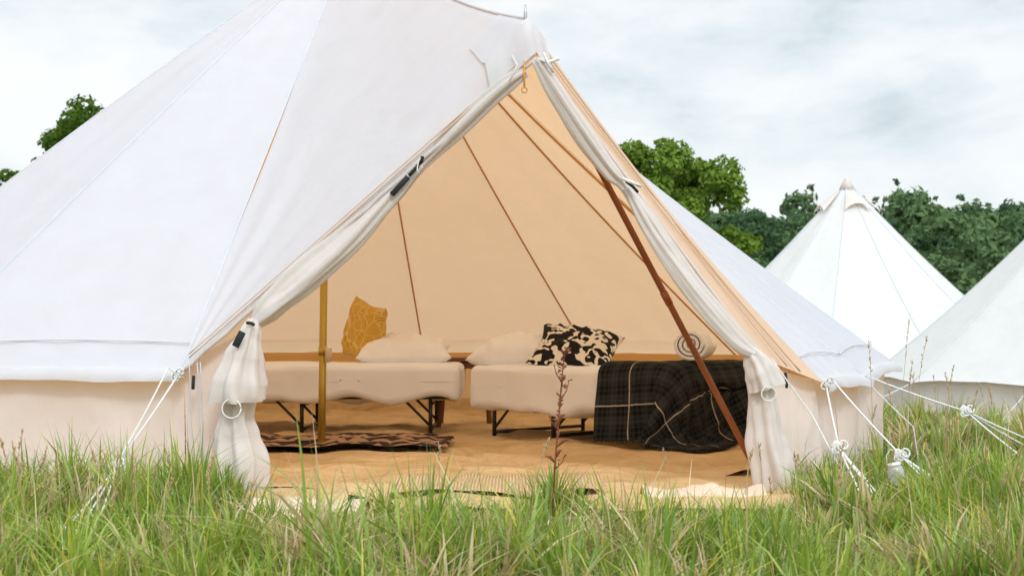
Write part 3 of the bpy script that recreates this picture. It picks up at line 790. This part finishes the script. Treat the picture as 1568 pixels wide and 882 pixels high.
SEED=[(1.72,6.3,.66,.04),(1.55,6.1,.58,-.02),(1.80,6.4,.60,.07),(2.0,6.6,.45,.05),(-.24,4.7,.24,.0),(.06,4.5,.27,.06),(2.35,6.2,.4,.03),(1.66,6.0,.5,.03),(.55,4.9,.20,-.03),(.82,5.0,.2,.03),(-1.9,4.9,.34,.05),(-2.0,4.6,.30,-.03),(-1.75,5.0,.26,.03)]
for i in range(34):
    x_=random.uniform(1.5,3.2); SEED.append((x_,random.uniform(5.6,8),random.uniform(.25,.42),random.uniform(-.06,.06)))
for i in range(30):
    s_=random.choice((-1,1)); SEED.append((s_*random.uniform(.7,1.6),random.uniform(3.7,4.8),random.uniform(.16,.27),random.uniform(-.05,.05)))
for (x_,y_,h_,ln_) in SEED:
    p=[Vector((x_+ln_*t*t,y_,gz(x_,y_)+h_*t)) for t in (0,.3,.6,.8,1)]
    mb.tube(p,[.0016,.0014,.0012,.001,.0008],5)
    for i in range(20):
        t=.75+.25*random.random(); a=Vector((x_+ln_*t*t,y_,gz(x_,y_)+h_*t)); d=Vector((random.gauss(0,.35),random.gauss(0,.35),1)).normalized()*random.uniform(.010,.020)
        mb.tube([a,a+d*.5,a+d],[.0006,.0020,.0005],4)
mb.obj('seeding_grass_stalks',M_straw)
# ---------------------------------------------------------------- world / light
w=bpy.data.worlds.new('World'); S.world=w; w.use_nodes=True; nt=w.node_tree; nt.nodes.clear()
out=nt.nodes.new('ShaderNodeOutputWorld'); bg=nt.nodes.new('ShaderNodeBackground'); bg.inputs[1].default_value=.13
SE,SA=38,166
az=R_(SA); dirv=Vector((math.sin(az)*math.cos(R_(SE)),math.cos(az)*math.cos(R_(SE)),math.sin(R_(SE))))
sky=nt.nodes.new('ShaderNodeTexSky'); sky.sky_type='NISHITA'; sky.sun_disc=False; sky.sun_elevation=R_(SE); sky.sun_rotation=R_(SA)
tc=nt.nodes.new('ShaderNodeTexCoord'); mp=nt.nodes.new('ShaderNodeMapping'); mp.inputs['Scale'].default_value=(1,1,2.2); mp.inputs['Location'].default_value=(.35,0,.1); nt.links.new(tc.outputs['Generated'],mp.inputs[0])
c1=noise_tex(nt,mp.outputs[0],3.6,7,.55,.4); c2=noise_tex(nt,mp.outputs[0],9,6,.55,.3)
cm=math_n(nt,'ADD',math_n(nt,'MULTIPLY',c1,.75),math_n(nt,'MULTIPLY',c2,.25))
cc=ramp(nt,cm,[(.37,(4.3,4.9,5.3)),(.46,(6.1,6.7,7.0)),(.53,(7.1,7.4,7.55)),(.60,(7.65,7.8,7.85))]).outputs[0]
cf=ramp(nt,c2,[(.2,(.88,.88,.88)),(.6,(.98,.98,.98))]).outputs[0]
col=mix(nt,cf,sky.outputs[0],cc)
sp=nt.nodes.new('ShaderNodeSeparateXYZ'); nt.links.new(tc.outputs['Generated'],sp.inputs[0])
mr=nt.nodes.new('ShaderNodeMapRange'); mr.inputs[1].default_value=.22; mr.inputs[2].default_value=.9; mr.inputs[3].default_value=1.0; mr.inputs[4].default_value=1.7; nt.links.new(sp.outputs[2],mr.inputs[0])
# added brightening of unseen sky around the sun, lights the beds through the door
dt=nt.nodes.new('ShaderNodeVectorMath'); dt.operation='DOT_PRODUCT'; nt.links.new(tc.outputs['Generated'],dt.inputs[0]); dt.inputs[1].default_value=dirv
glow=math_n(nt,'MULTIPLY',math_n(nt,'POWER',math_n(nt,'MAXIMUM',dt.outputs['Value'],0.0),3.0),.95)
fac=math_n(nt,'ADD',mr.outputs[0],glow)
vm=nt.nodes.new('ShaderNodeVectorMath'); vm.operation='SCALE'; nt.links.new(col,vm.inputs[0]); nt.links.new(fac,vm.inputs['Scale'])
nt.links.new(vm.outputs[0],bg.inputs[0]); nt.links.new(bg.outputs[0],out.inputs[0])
sl=bpy.data.lights.new('sun','SUN'); sl.energy=1.1; sl.angle=R_(11); sl.color=(1,.98,.95)
so=bpy.data.objects.new('sun',sl); S.collection.objects.link(so)
so.rotation_euler=dirv.to_track_quat('Z','Y').to_euler()
# ---------------------------------------------------------------- camera
cam=bpy.data.cameras.new('camera'); co=bpy.data.objects.new('camera',cam); S.collection.objects.link(co); S.camera=co
co.location=(0,0,.6); co.rotation_euler=(R_(90),0,0); cam.lens=50; cam.sensor_width=36; cam.shift_y=72/1568; cam.clip_end=3000
cam.dof.use_dof=True; cam.dof.focus_distance=5.6; cam.dof.aperture_fstop=8
S.view_settings.view_transform='Standard'; S.view_settings.look='None'; S.view_settings.exposure=0
